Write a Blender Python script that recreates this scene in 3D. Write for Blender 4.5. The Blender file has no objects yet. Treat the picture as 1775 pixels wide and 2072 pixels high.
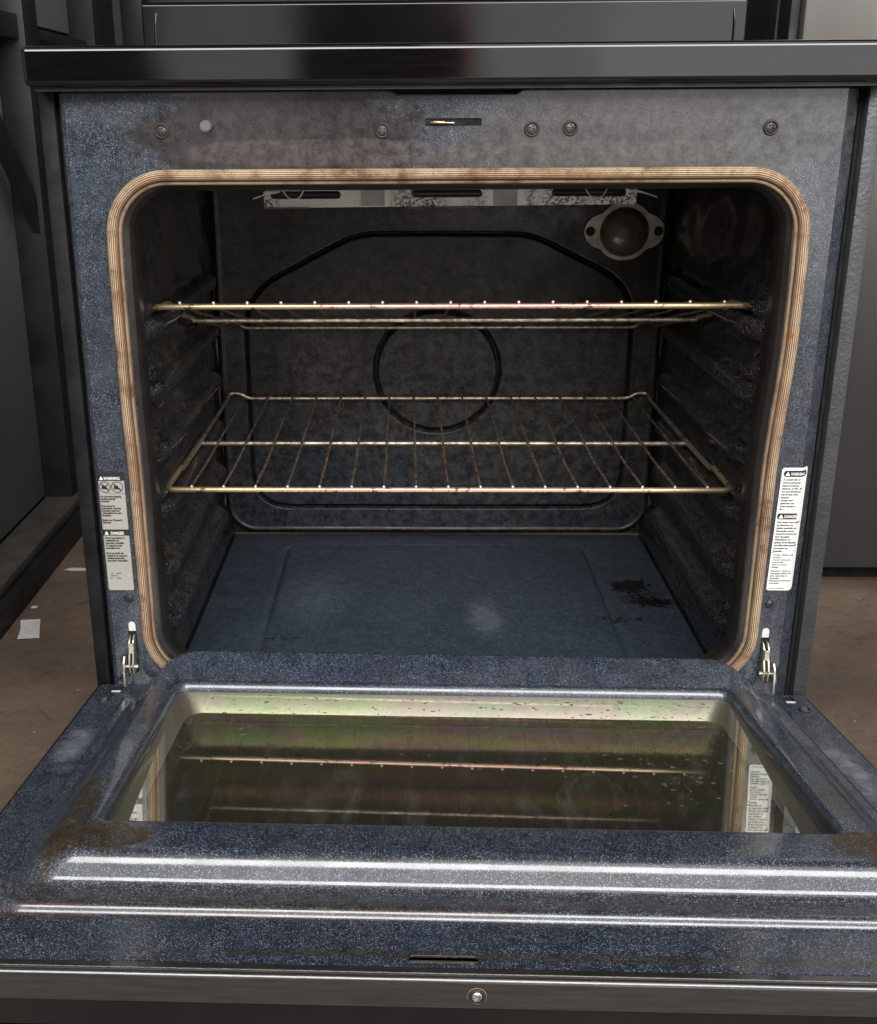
import bpy, bmesh, math, random
from mathutils import Vector, Matrix
random.seed(7)
S = bpy.context.scene
COL = S.collection
PI = math.pi

# ------------------------------------------------------------------ camera
cam_d = bpy.data.cameras.new('camera')
cam = bpy.data.objects.new('camera', cam_d); COL.objects.link(cam)
YAW, PIT, ROL = 0.02256, 0.3017, -0.00638
F0 = Vector((-math.sin(YAW), math.cos(YAW), 0)); R0 = Vector((math.cos(YAW), math.sin(YAW), 0)); Z = Vector((0, 0, 1))
FW = F0*math.cos(PIT) - Z*math.sin(PIT); UP = F0*math.sin(PIT) + Z*math.cos(PIT)
RT = R0*math.cos(ROL) + UP*math.sin(ROL); UP2 = UP*math.cos(ROL) - R0*math.sin(ROL)
m = Matrix((RT, UP2, -FW)).transposed().to_4x4()
m.translation = Vector((-0.0461, -0.9591, 0.8))
cam.matrix_world = m
cam_d.sensor_fit = 'HORIZONTAL'; cam_d.sensor_width = 36
cam_d.lens = 36*2065.2/1775
cam_d.shift_x = 109.3/1775; cam_d.shift_y = -148.2/1775
cam_d.clip_start = 0.02; cam_d.clip_end = 100
S.camera = cam

# ------------------------------------------------------------------ node helpers
class NT:
    def __init__(s, tree): s.t = tree; s.n = tree.nodes; s.l = tree.links
    def node(s, typ, **kw):
        n = s.n.new(typ)
        for k, v in kw.items(): setattr(n, k, v)
        return n
    def put(s, sock, v):
        if isinstance(v, bpy.types.NodeSocket): s.l.new(v, sock)
        elif v is not None: sock.default_value = v
    def math(s, op, a, b=None, c=None, clamp=False):
        n = s.node('ShaderNodeMath', operation=op); n.use_clamp = clamp
        s.put(n.inputs[0], a)
        if b is not None: s.put(n.inputs[1], b)
        if c is not None: s.put(n.inputs[2], c)
        return n.outputs[0]
    def mapr(s, v, a, b, c=0.0, d=1.0, smooth=True):
        n = s.node('ShaderNodeMapRange'); n.interpolation_type = 'SMOOTHSTEP' if smooth else 'LINEAR'
        s.put(n.inputs[0], v)
        for i, x in enumerate((a, b, c, d)): n.inputs[i+1].default_value = x
        return n.outputs[0]
    def mix(s, f, a, b):
        n = s.node('ShaderNodeMix', data_type='RGBA')
        s.put(n.inputs[0], f)
        for i, x in ((6, a), (7, b)):
            if isinstance(x, (tuple, list)): x = (x[0], x[1], x[2], 1)
            s.put(n.inputs[i], x)
        return n.outputs[2]
    def noise(s, vec, scale, detail=3, rough=.55, dist=0.0):
        n = s.node('ShaderNodeTexNoise'); s.put(n.inputs['Vector'], vec)
        n.inputs['Scale'].default_value = scale; n.inputs['Detail'].default_value = detail
        n.inputs['Roughness'].default_value = rough; n.inputs['Distortion'].default_value = dist
        return n.outputs[0]
    def voro(s, vec, scale, feature='F1'):
        n = s.node('ShaderNodeTexVoronoi', feature=feature); s.put(n.inputs['Vector'], vec)
        n.inputs['Scale'].default_value = scale
        return n
    def sep(s, vec):
        n = s.node('ShaderNodeSeparateXYZ'); s.put(n.inputs[0], vec); return n.outputs
    def comb(s, x, y, z):
        n = s.node('ShaderNodeCombineXYZ'); s.put(n.inputs[0], x); s.put(n.inputs[1], y); s.put(n.inputs[2], z); return n.outputs[0]
    def vmul(s, vec, sc):
        n = s.node('ShaderNodeVectorMath', operation='MULTIPLY'); s.put(n.inputs[0], vec); n.inputs[1].default_value = sc; return n.outputs[0]
    def bump(s, h, dist, strength=1.0, normal=None):
        n = s.node('ShaderNodeBump'); s.put(n.inputs['Height'], h)
        n.inputs['Distance'].default_value = dist; n.inputs['Strength'].default_value = strength
        if normal is not None: s.put(n.inputs['Normal'], normal)
        return n.outputs[0]

def newmat(name):
    m = bpy.data.materials.new(name); m.use_nodes = True
    t = NT(m.node_tree); t.n.clear()
    out = t.node('ShaderNodeOutputMaterial')
    p = t.node('ShaderNodeBsdfPrincipled'); t.l.new(p.outputs[0], out.inputs[0])
    t.out = out; t.p = p
    tc = t.node('ShaderNodeTexCoord'); t.obj = tc.outputs['Object']; t.uv = tc.outputs['UV']
    return m, t
def setp(t, color=None, rough=None, metal=None, spec=None, coat=None, coatr=None, normal=None):
    for k, v in (('Base Color', color), ('Roughness', rough), ('Metallic', metal), ('Specular IOR Level', spec), ('Coat Weight', coat), ('Coat Roughness', coatr), ('Normal', normal)):
        if v is None: continue
        if isinstance(v, tuple): v = (v[0], v[1], v[2], 1)
        t.put(t.p.inputs[k], v)

# ------------------------------------------------------------------ world: daylight seen through an open front, dim surroundings behind the range
w = bpy.data.worlds.new('World'); S.world = w; w.use_nodes = True
t = NT(w.node_tree); t.n.clear()
out = t.node('ShaderNodeOutputWorld'); bg = t.node('ShaderNodeBackground'); t.l.new(bg.outputs[0], out.inputs[0])
tc = t.node('ShaderNodeTexCoord'); x, y, z = t.sep(tc.outputs['Generated'])
front = t.mapr(t.math('MULTIPLY', y, -1.0), -0.02, 0.25)
az = t.math('DIVIDE', x, t.math('MAXIMUM', t.math('MULTIPLY', y, -1.0), 0.05))      # tan of the azimuth from straight behind the camera
nz = t.noise(tc.outputs['Generated'], 5.0, 3)
azn = t.math('ADD', az, t.math('MULTIPLY', t.math('SUBTRACT', nz, .5), .12))
# what stands outside, by azimuth: grey yard, a dark mass in the middle, bright right half, dark left
right = t.mapr(azn, 0.03, 0.08); left = t.math('MULTIPLY', t.mapr(azn, -.25, -.20), t.mapr(azn, -.08, -.12))
far_right = t.mapr(azn, .16, .2, 1.0, 1.35)
wide = t.math('MULTIPLY', t.mapr(azn, -.8, -1.5), .8)  # far-left glow added to soften reflections round the door corners
hor = t.math('ADD', wide, t.math('ADD', t.math('ADD', t.math('MULTIPLY', t.math('MULTIPLY', right, far_right), 1.5), t.math('MULTIPLY', left, 1.0)), .03))
red = t.math('MULTIPLY', t.math('MULTIPLY', t.mapr(azn, -.02, .0), t.mapr(azn, .06, .04)), t.math('MULTIPLY', t.mapr(z, -.02, .02), t.mapr(z, .2, .12)))
horc = t.mix(red, (1.0, .98, .97), (1.9, .65, .6))
vm = t.node('ShaderNodeVectorMath', operation='SCALE'); t.l.new(horc, vm.inputs[0]); t.l.new(hor, vm.inputs['Scale'])
skyb = t.math('MULTIPLY', t.mapr(z, .24, .34), t.mapr(z, .92, .75, 0.0, 1.0))
skyc = t.mix(skyb, vm.outputs[0], (.95, 1.03, 1.18))
gr = t.mapr(z, -.16, -.46)
grc = t.mix(right, (.14, .13, .12), (.60, .58, .57))
c1 = t.mix(gr, skyc, grc)
c2 = t.mix(front, (.016, .016, .017), c1)
t.l.new(c2, bg.inputs[0]); bg.inputs[1].default_value = 1.0
S.view_settings.view_transform = 'Standard'; S.view_settings.look = 'None'
S.view_settings.exposure = 0; S.view_settings.gamma = 1
# soft daylight from the open front, high above the camera
ld = bpy.data.lights.new('daylight', 'AREA'); ld.shape = 'RECTANGLE'; ld.size = 3.1; ld.size_y = 1.1
ld.energy = 128; ld.color = (1, .985, .96)
lo = bpy.data.objects.new('daylight', ld); COL.objects.link(lo)
lo.location = (.22, -2.0, 2.1)
lo.rotation_euler = (Vector((.22, .1, .45)) - Vector(lo.location)).to_track_quat('-Z', 'Y').to_euler()
S.cycles.max_bounces = 8; S.cycles.transparent_max_bounces = 8
S.cycles.sample_clamp_indirect = 4.0
S.cycles.use_denoising = True

# ------------------------------------------------------------------ object helpers
def link_mesh(name, me, mat, parent=None, smooth=True, sharp=None):
    o = bpy.data.objects.new(name, me); COL.objects.link(o)
    if mat is not None and not me.materials: me.materials.append(mat)
    if smooth:
        for p in me.polygons: p.use_smooth = True
        if sharp is not None:
            me.set_sharp_from_angle(angle=math.radians(sharp))
    if parent is not None: o.parent = parent
    return o
def from_bm(name, bm, mat, parent=None, smooth=True, sharp=35):
    me = bpy.data.meshes.new(name)
    bmesh.ops.recalc_face_normals(bm, faces=bm.faces)
    bm.to_mesh(me); bm.free()
    return link_mesh(name, me, mat, parent, smooth, sharp)
def raw(name, verts, faces, mat, parent=None, smooth=True, sharp=None, uvs=None):
    me = bpy.data.meshes.new(name); me.from_pydata(verts, [], faces); me.update()
    if uvs is not None:
        ul = me.uv_layers.new(name='UVMap')
        for lp in me.loops: ul.data[lp.index].uv = uvs[lp.vertex_index]
    return link_mesh(name, me, mat, parent, smooth, sharp)
def thing(name, label, cat, loc=(0, 0, 0), group=None):
    o = bpy.data.objects.new(name, None); COL.objects.link(o); o.location = loc
    o.empty_display_size = .05
    tag(o, label, cat, group); return o
def tag(o, label, cat, group=None):
    o['label'] = label; o['category'] = cat
    if group: o['group'] = group
    return o
def add_box(bm, x0, x1, y0, y1, z0, z1, bev=0.0, seg=2):
    r = bmesh.ops.create_cube(bm, size=1.0)
    vs = r['verts']
    for v in vs:
        v.co = Vector(((x0+x1)/2 + v.co.x*(x1-x0), (y0+y1)/2 + v.co.y*(y1-y0), (z0+z1)/2 + v.co.z*(z1-z0)))
    if bev > 0:
        es = list({e for v in vs for e in v.link_edges})
        bmesh.ops.bevel(bm, geom=es, offset=bev, segments=seg, profile=.5, affect='EDGES')
def box(name, x0, x1, y0, y1, z0, z1, mat, parent=None, bev=0.002, seg=2):
    bm = bmesh.new(); add_box(bm, x0, x1, y0, y1, z0, z1, bev, seg)
    return from_bm(name, bm, mat, parent)
def wn(o):
    m_ = o.modifiers.new('wn', 'WEIGHTED_NORMAL'); m_.weight = 100; m_.keep_sharp = True
    return o
def smooth_path(pts, r, closed=False, n=6):
    """round the corners of a polyline with quadratic curves"""
    out = []; N = len(pts); P = [Vector(p) for p in pts]
    for i in range(N):
        if not closed and i in (0, N-1): out.append(P[i]); continue
        a, b, c = P[i-1], P[i], P[(i+1) % N]
        rr = r[i] if isinstance(r, (list, tuple)) else r
        r1 = min(rr, (a-b).length*.49); r2 = min(rr, (c-b).length*.49)
        p0 = b + (a-b).normalized()*r1; p1 = b + (c-b).normalized()*r2
        for k in range(n+1):
            s = k/n; out.append(p0*(1-s)**2 + b*2*s*(1-s) + p1*s*s)
    return out
def tube_data(path, rad, closed=False, seg=8, verts=None, faces=None, uvs=None, sy=1.0):
    verts = [] if verts is None else verts; faces = [] if faces is None else faces
    uvs = [] if uvs is None else uvs
    N = len(path); base = len(verts); L = 0
    prev = None
    M = N+1 if closed else N
    for i in range(M):
        p = path[i % N]
        a = path[(i-1) % N] if (closed or i > 0) else path[0]
        b = path[(i+1) % N] if (closed or i < N-1) else path[-1]
        T = (b-a).normalized()
        if prev is None:
            ref = Vector((0, 1, 0)) if abs(T.y) < .9 else Vector((0, 0, 1))
            n1 = (ref - T*ref.dot(T)).normalized()
        else: n1 = (prev - T*prev.dot(T)).normalized()
        prev = n1; n2 = T.cross(n1)
        if i > 0: L += (path[i % N]-path[i-1]).length
        rr = rad(i/(M-1)) if callable(rad) else rad
        for k in range(seg+1):
            an = 2*PI*k/seg
            verts.append(p + n1*math.cos(an)*rr*sy + n2*math.sin(an)*rr); uvs.append((L, k/seg))
    for i in range(M-1):
        for k in range(seg):
            a = base+i*(seg+1)+k; faces.append((a, a+1, a+seg+2, a+seg+1))
    if not closed:
        for e in (0, M-1):
            f = [base+e*(seg+1)+k for k in range(seg)]
            faces.append(tuple(f if e else f[::-1]))
    return verts, faces, uvs
def tube(name, path, rad, mat, parent=None, closed=False, seg=8, sy=1.0):
    v, f, u = tube_data([Vector(p) for p in path], rad, closed, seg, sy=sy)
    return raw(name, v, f, mat, parent, True, 50, u)
def rrect(x0, x1, z0, z1, r, n=8, rb=None):
    """rounded rectangle points, anticlockwise from bottom right; rb: radius of the z0 corners"""
    rb = r if rb is None else rb
    pts = []
    for cx, cz, a0, q in ((x1, z0, -PI/2, rb), (x1, z1, 0, r), (x0, z1, PI/2, r), (x0, z0, PI, rb)):
        sx = -1 if cx == x1 else 1; sz = -1 if cz == z1 else 1
        for k in range(n+1):
            a = a0 + PI/2*k/n
            pts.append((cx + sx*q + math.cos(a)*q, cz + sz*q + math.sin(a)*q))
    return pts
def loft(name, rings, mat, parent=None, cap=False, sharp=None, mats=None):
    """rings: lists of points with the same count, joined in order"""
    n = len(rings[0]); verts = [Vector(p) for r in rings for p in r]; faces = []
    for i in range(len(rings)-1):
        for k in range(n):
            a = i*n+k; b = i*n+(k+1) % n; faces.append((a, b, b+n, a+n))
    if cap: faces.append(tuple((len(rings)-1)*n+k for k in range(n)))
    return raw(name, verts, faces, mat, parent, True, sharp)
def round_profile(vals, rr_, n=3):
    """vals: tuples; round every interior bend by rr (fraction lengths by real numbers in tuple space)"""
    V_ = [Vector(v) for v in vals]; out = [V_[0]]
    for i in range(1, len(V_)-1):
        rr = rr_[i] if isinstance(rr_, list) else rr_
        a, b, c = V_[i-1], V_[i], V_[i+1]
        d1 = (a-b).length; d2 = (c-b).length; r1 = min(rr, d1*.45); r2 = min(rr, d2*.45)
        p0 = b+(a-b)*(r1/max(d1, 1e-9)); p1 = b+(c-b)*(r2/max(d2, 1e-9))
        for k in range(n+1):
            s = k/n; out.append(p0*(1-s)**2 + b*2*s*(1-s) + p1*s*s)
    out.append(V_[-1]); return out
def plate(name, outer, holes, depth, mat, parent, fn, bevel=0.0):
    """flat sheet with holes, thickness depth; fn maps (u,v,w) to a point"""
    cu = bpy.data.curves.new(name+'_c', 'CURVE'); cu.dimensions = '2D'; cu.fill_mode = 'BOTH'
    cu.extrude = depth/2; cu.bevel_depth = bevel; cu.bevel_resolution = 1
    for pl in [outer]+holes:
        sp = cu.splines.new('POLY'); sp.points.add(len(pl)-1)
        for i, p in enumerate(pl): sp.points[i].co = (p[0], p[1], 0, 1)
        sp.use_cyclic_u = True
    o = bpy.data.objects.new('tmp', cu); COL.objects.link(o)
    dg = bpy.context.evaluated_depsgraph_get()
    me = bpy.data.meshes.new_from_object(o.evaluated_get(dg)); bpy.data.objects.remove(o); bpy.data.curves.remove(cu)
    for v in me.vertices: v.co = Vector(fn(*v.co))
    me.materials.clear(); me.name = name
    o = link_mesh(name, me, mat, parent, True, 30)
    return o
def grid(name, u0, u1, nu, v0, v1, nv, fn, mat, parent=None):
    verts = []; faces = []
    for j in range(nv+1):
        for i in range(nu+1):
            verts.append(fn(u0+(u1-u0)*i/nu, v0+(v1-v0)*j/nv))
    for j in range(nv):
        for i in range(nu):
            a = j*(nu+1)+i; faces.append((a, a+1, a+nu+2, a+nu+1))
    return raw(name, verts, faces, mat, parent, True, None)
def text_mesh(body, size, x, z, fn, bold=0.0, align='LEFT', line=1.0, xs=1.0, name='lettering'):
    cu = bpy.data.curves.new('txt', 'FONT'); cu.body = body; cu.size = size; cu.align_x = align
    cu.space_line = line; cu.offset = bold; cu.resolution_u = 2; cu.extrude = 0.0
    o = bpy.data.objects.new('tmp', cu); COL.objects.link(o)
    dg = bpy.context.evaluated_depsgraph_get()
    me = bpy.data.meshes.new_from_object(o.evaluated_get(dg)); bpy.data.objects.remove(o); bpy.data.curves.remove(cu)
    me.name = name
    for v in me.vertices: v.co = Vector(fn(x+v.co.x*xs, z+v.co.y))
    me.materials.clear()
    return me
def join_meshes(name, mes, mat, parent):
    bm = bmesh.new()
    for me in mes: bm.from_mesh(me)
    me = bpy.data.meshes.new(name); bm.to_mesh(me); bm.free()
    return link_mesh(name, me, mat, parent, False)
def sdist(px, py, pts, closed=False):
    best = 1e9; n = len(pts)
    for i in range(n if closed else n-1):
        ax, ay = pts[i]; bx, by = pts[(i+1) % n]
        dx, dy = bx-ax, by-ay; L = dx*dx+dy*dy
        s = 0 if L == 0 else max(0, min(1, ((px-ax)*dx+(py-ay)*dy)/L))
        d = (px-ax-s*dx)**2+(py-ay-s*dy)**2
        if d < best: best = d
    return math.sqrt(best)
def sstep(a, b, x):
    s = max(0, min(1, (x-a)/(b-a))); return s*s*(3-2*s)

# ------------------------------------------------------------------ materials
def blob(t, vec, c, r, nscale=30.0, amp=.5, soft=(.95, 1.25)):
    """mask of an uneven patch around c with radii r (object coordinates); 1 inside"""
    n = t.node('ShaderNodeVectorMath', operation='SUBTRACT'); t.put(n.inputs[0], vec); n.inputs[1].default_value = c
    q = t.node('ShaderNodeVectorMath', operation='DIVIDE'); t.l.new(n.outputs[0], q.inputs[0]); q.inputs[1].default_value = r
    L = t.node('ShaderNodeVectorMath', operation='LENGTH'); t.l.new(q.outputs[0], L.inputs[0])
    nn = t.math('ADD', t.math('MULTIPLY', t.noise(vec, nscale, 5, .65), .75), t.math('MULTIPLY', t.noise(vec, nscale*5, 4, .7), .25))
    d = t.math('ADD', L.outputs['Value'], t.math('MULTIPLY', t.math('SUBTRACT', nn, .5), amp*2))
    return t.mapr(d, soft[1], soft[0])
def enamel(name, base=(.024, .033, .058), speck=(.30, .34, .42), dens=.55, rough=.22, stains_sheen=(), streak=None, mottle=.4, bumpd=.00012, specmask=None, grime=(.035, .03, .027), grimeamt=.25, coat=0.0, scale=1.0, fine=.25, coatr=(.045, .16)):
    m, t = newmat(name); v = t.obj; dull = None
    b = t.mix(t.noise(v, 14, 4), tuple(c*(1-mottle*.6) for c in base), tuple(c*(1+mottle*.6) for c in base))
    b = t.mix(t.math('MULTIPLY', t.mapr(t.noise(v, 6.5, 6, .65), .48, .72), grimeamt), b, grime)
    v1 = t.voro(v, 620*scale); v2 = t.voro(v, 1050*scale)
    def sp(vn, r, keep):
        cr = t.node('ShaderNodeSeparateColor'); t.l.new(vn.outputs['Color'], cr.inputs[0])
        dd = t.mapr(vn.outputs['Distance'], r, r*.5)
        return t.math('MULTIPLY', dd, t.mapr(cr.outputs[0], 1-keep, 1-keep+.35))
    s1 = sp(v1, .42, dens); s2 = sp(v2, .45, dens*.9)
    s = t.math('MAXIMUM', s1, t.math('MULTIPLY', s2, .75))
    # uneven strength of the flecks
    s = t.math('MULTIPLY', s, t.mapr(t.noise(v, 40, 3), .25, .7, .45, 1.0))
    sm = None
    col = b
    r = t.mapr(t.noise(v, 25, 5, .6), .3, .75, rough*.75, rough*1.5)
    for st in stains_sheen:
        mk = blob(t, v, st['c'], st['r'], st.get('ns', 30), st.get('amp', .5), st.get('soft', (.9, 1.2)))
        if st.get('op', 1) != 1: mk = t.math('MULTIPLY', mk, st['op'])
        tex = t.noise(v, st.get('ts', 60), 5, .65)
        c2 = t.mix(tex, tuple(c*.6 for c in st['col']), tuple(c*1.4 for c in st['col']))
        col = t.mix(mk, col, c2)
        if st.get('dull', 0) > 0:
            k_ = t.math('SUBTRACT', 1.0, t.math('MULTIPLY', mk, st['dull'])); dull = k_ if dull is None else t.math('MULTIPLY', dull, k_)
        if st.get('hide', 0) > 0:
            s = t.math('MULTIPLY', s, t.math('SUBTRACT', 1.0, t.math('MULTIPLY', mk, st['hide'])))
        if 'rough' in st:
            mx = t.node('ShaderNodeMix', data_type='FLOAT'); t.put(mx.inputs[0], mk); t.put(mx.inputs[2], r); mx.inputs[3].default_value = st['rough']; r = mx.outputs[0]
    fm = t.mapr(t.noise(v, 85, 9, .78), .36, .64, 1-fine*1.6, 1+fine*2.2)
    sc_ = t.node('ShaderNodeVectorMath', operation='SCALE'); t.l.new(col, sc_.inputs[0]); t.l.new(fm, sc_.inputs['Scale']); col = sc_.outputs[0]
    col = t.mix(s, col, speck)
    # fine dark pits and pale crumbs
    pit = t.voro(v, 75); cr = t.node('ShaderNodeSeparateColor'); t.l.new(pit.outputs['Color'], cr.inputs[0])
    pm = t.math('MULTIPLY', t.mapr(pit.outputs['Distance'], .11, .05), t.mapr(cr.outputs[1], .82, .9))
    col = t.mix(pm, col, (.012, .011, .01))
    h = t.math('ADD', t.math('MULTIPLY', t.noise(v, 380, 2), .6), t.math('MULTIPLY', s, .25))
    h = t.math('ADD', h, t.math('MULTIPLY', t.noise(v, 60, 3), 1.4))
    setp(t, col, r, 0.0, .5 if specmask is None else specmask, coat if dull is None else t.math('MULTIPLY', dull, coat), t.mapr(t.noise(v, 19, 6, .7, .4), .42, .72, coatr[0], coatr[1]), t.bump(h, bumpd))
    if coat > 0: t.put(t.p.inputs['Coat Normal'], t.bump(t.math('ADD', t.noise(v, 420, 3, .6), t.math('MULTIPLY', t.noise(v, 45, 3), 1.2)), .00005))
    return m
def simple(name, color, rough=.4, metal=0.0, mott=.3, ns=20, bumpd=0.0, bs=200, spec=.5, col2=None, coat=0.0, stretch=None):
    m, t = newmat(name); v = t.obj
    if stretch: v = t.vmul(v, stretch)
    c2 = col2 or tuple(c*(1-mott) for c in color)
    col = t.mix(t.mapr(t.noise(v, ns, 5, .6), .32, .68), color, c2)
    r = t.mapr(t.noise(v, ns*1.7, 4), .3, .7, rough*.8, rough*1.25)
    setp(t, col, r, metal, spec, coat, .04, t.bump(t.noise(v, bs, 3), bumpd) if bumpd else None)
    return m

BROWN = (.055, .046, .041)
M_frame = enamel('frame_enamel', base=(.0120, .0165, .024), dens=.55, scale=1.7, speck=(.28, .31, .35), coat=.6, rough=.3, fine=.32, stains_sheen=[
    dict(c=(.12, 0, .775), r=(.10, .1, .020), col=(.060, .040, .028), hide=.6, dull=.5, ns=60, amp=1.2, op=.7),
    dict(c=(.27, 0, .785), r=(.05, .1, .030), col=(.045, .032, .030), hide=.6, dull=.5, ns=50, amp=1.2, op=.6),
    dict(c=(.0, 0, .765), r=(.24, .1, .006), col=(.035, .025, .017), hide=.6, dull=.5, ns=90, amp=1.2, op=.7),
    dict(c=(-.165, 0, .788), r=(.125, .1, .038), col=(0.0200, 0.0165, 0.0155), hide=.85, dull=.45, ns=34, amp=.75, rough=.22),
    dict(c=(.19, 0, .79), r=(.19, .1, .034), col=(0.0300, 0.0270, 0.0250), hide=.6, dull=.3, ns=30, amp=.8, rough=.3),
    dict(c=(-.12, 0, .773), r=(.13, .1, .011), col=(0.0550, 0.0425, 0.0410), hide=.8, ns=30, amp=.6, op=.6),
    dict(c=(.16, 0, .772), r=(.17, .1, .010), col=(0.0500, 0.0450, 0.0400), hide=.4, ns=25, amp=.6, op=.5),
    dict(c=(.31, 0, .80), r=(.06, .1, .10), col=(0.0450, 0.0450, 0.0475), hide=.1, ns=14, amp=.6, op=.5),  # lighter grey patch in the upper right corner
    dict(c=(.345, 0, .45), r=(.014, .1, .45), col=(0.0225, 0.0250, 0.0310), hide=.2, ns=14, amp=.3, op=.5)])  # lighter blue-grey strip down the right edge
M_door = enamel('door_enamel', base=(.0100, .0145, .025), speck=(.29, .32, .37), dens=.55, coat=1.0, coatr=(.07, .2), rough=.34, scale=1.5, stains_sheen=[
    dict(c=(-.300, -.322, .02), r=(.014, .066, .05), col=(.021, .0135, .0055), hide=.5, dull=.7, ns=40, amp=.8, soft=(.9, 1.05), rough=.4),
    dict(c=(-.275, -.347, .02), r=(.040, .020, .03), col=(.020, .012, .005), hide=.5, dull=.7, ns=50, amp=.9, soft=(.9, 1.05), rough=.4),
    dict(c=(.30, -.345, .02), r=(.040, .022, .03), col=(.024, .0125, .0055), hide=.5, dull=.7, ns=50, amp=.9, soft=(.9, 1.05), rough=.4),
    dict(c=(.292, -.27, .02), r=(.010, .04, .05), col=(0.0165, 0.0125, 0.0083), hide=.5, ns=40, amp=.5, op=.7),
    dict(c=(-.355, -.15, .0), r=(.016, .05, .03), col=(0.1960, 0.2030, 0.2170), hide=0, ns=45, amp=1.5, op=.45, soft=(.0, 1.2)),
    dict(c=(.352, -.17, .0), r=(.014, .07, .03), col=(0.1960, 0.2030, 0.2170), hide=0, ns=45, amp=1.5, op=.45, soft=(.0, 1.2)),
    dict(c=(.317, -.085, .01), r=(.018, .07, .04), col=(0.1400, 0.1400, 0.1470), hide=0, ns=40, amp=.5, op=.6, soft=(.2, 1.4)),  # soft highlight on the right slope, painted as a pale patch
    dict(c=(.0, -.385, .0), r=(.5, .020, .05), col=(0.0281, 0.0248, 0.0231), hide=.1, ns=12, amp=.9, op=.55),
    dict(c=(-.13, -.40, .0), r=(.16, .007, .05), col=(0.0231, 0.0149, 0.0116), hide=.5, ns=60, amp=.9, op=.7),
    dict(c=(.1, -.44, .0), r=(.35, .004, .05), col=(0.0198, 0.0149, 0.0116), hide=.6, ns=50, amp=.9, op=.7),
    dict(c=(-.29, -.405, .0), r=(.03, .008, .05), col=(0.0330, 0.0165, 0.0149), hide=.5, ns=60, amp=.6, op=.7)])
M_back = enamel('cavity_back_enamel', fine=.42, specmask=.3, base=(.015, .0135, .0125), speck=(.09, .09, .09), dens=.3, rough=.34, grime=(.024, .019, .016), grimeamt=.6, scale=.9, mottle=.9, stains_sheen=[
    dict(c=(.0, .52, .24), r=(.4, .2, .14), col=(.016, .019, .024), hide=0, ns=8, amp=.5, soft=(.5, 1.5), op=.7),
    dict(c=(.10, .52, .675), r=(.15, .2, .026), col=(.10, .095, .09), hide=0, ns=120, amp=1.3, soft=(.3, 1.5), op=.5),
    dict(c=(.0, .52, .56), r=(.20, .2, .06), col=(.045, .037, .031), hide=0, ns=90, amp=1.4, soft=(.3, 1.6), op=.5),
    dict(c=(-.17, .52, .45), r=(.05, .2, .08), col=(.055, .042, .036), hide=0, ns=100, amp=1.4, soft=(.3, 1.4), op=.45),
    dict(c=(.10, .52, .42), r=(.22, .2, .16), col=(.042, .038, .034), hide=0, ns=45, amp=1.3, soft=(.3, 1.6), op=.5)])
M_side = enamel('cavity_side_enamel', fine=.4, base=(.011, .0115, .013), speck=(.2, .2, .2), dens=.34, coat=.4, rough=.22, grime=(.035, .022, .014), grimeamt=.8, scale=.8, bumpd=.0003)
M_floor_en = enamel('cavity_floor_enamel', fine=.11, mottle=.25, base=(.023, .031, .042), speck=(.13, .145, .165), dens=.45, rough=.38, grime=(.035, .045, .06), grimeamt=.4, scale=.9, stains_sheen=[
    dict(c=(.268, .31, .18), r=(.055, .055, .1), col=(.030, .024, .020), hide=.5, ns=60, amp=1.2, soft=(.4, 1.0), op=.5),
    dict(c=(.27, .30, .18), r=(.06, .06, .1), col=(.006, .006, .006), hide=1, ns=210, amp=1.6, soft=(.18, .22), ts=20, rough=.2),
    dict(c=(.265, .335, .18), r=(.036, .026, .1), col=(.006, .006, .006), hide=1, ns=75, amp=1.5, soft=(.62, .72), ts=20, rough=.2),
    dict(c=(.285, .285, .18), r=(.045, .022, .1), col=(.006, .006, .006), hide=1, ns=110, amp=1.3, soft=(.55, .62), ts=20, rough=.2),
    dict(c=(.23, .235, .18), r=(.08, .022, .1), col=(.006, .006, .006), hide=1, ns=150, amp=1.5, soft=(.12, .17), ts=20, rough=.2),
    dict(c=(.055, .235, .18), r=(.022, .05, .1), col=(.10, .115, .135), hide=0, ns=110, amp=1.5, soft=(.1, 1.4), op=.6),
    dict(c=(-.17, .30, .18), r=(.05, .08, .1), col=(.08, .095, .12), hide=0, ns=90, amp=1.3, soft=(.1, 1.3), op=.35),
    dict(c=(-.20, .178, .18), r=(.09, .010, .1), col=(.006, .006, .006), hide=1, ns=150, amp=1.6, soft=(.12, .16), ts=20)])
M_black = simple('black_gloss', (.004, .004, .005), .10, 0, .3, 8, spec=.3, coat=.6)
M_cook = simple('cooktop_black', (.003, .003, .0035), .08, 0, .4, 8, spec=.2, coat=1.0, stretch=(3, 60, 60))
M_trim = simple('door_trim_black', (.012, .012, .012), .2, 0, .4, 12, bumpd=.00008, bs=80, stretch=(2, 30, 30), col2=(.022, .020, .018), coat=1.0)
M_dark = simple('dark_steel', (.025, .024, .024), .45, .3, .4, 30)
M_sideshade = simple('side_panel_shaded', (.010, .010, .011), .55, 0, .5, 25, bumpd=.0004, bs=160, spec=.15)  # left panel: its shade is put into a darker colour
M_sidelit = simple('side_panel_textured_lit', (.036, .036, .038), .45, 0, .3, 25, bumpd=.0008, bs=260)  # right panel: the stronger light on it is put into a lighter grey
M_screw = simple('screw_steel', (.11, .095, .085), .45, .4, .5, 120)
M_screwbright = simple('screw_bright', (.62, .58, .54), .28, .9, .4, 200)
M_washer = simple('washer_dark', (.03, .027, .025), .5, .3, .4, 100)
M_zinc = simple('zinc_hinge', (.70, .68, .60), .30, .85, .25, 90, col2=(.42, .38, .27))
M_tab = simple('hinge_tab', (.72, .72, .70), .4, .3, .15, 60)
M_void = simple('void_black', (.003, .003, .003), .9, 0, .1, 20)
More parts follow.
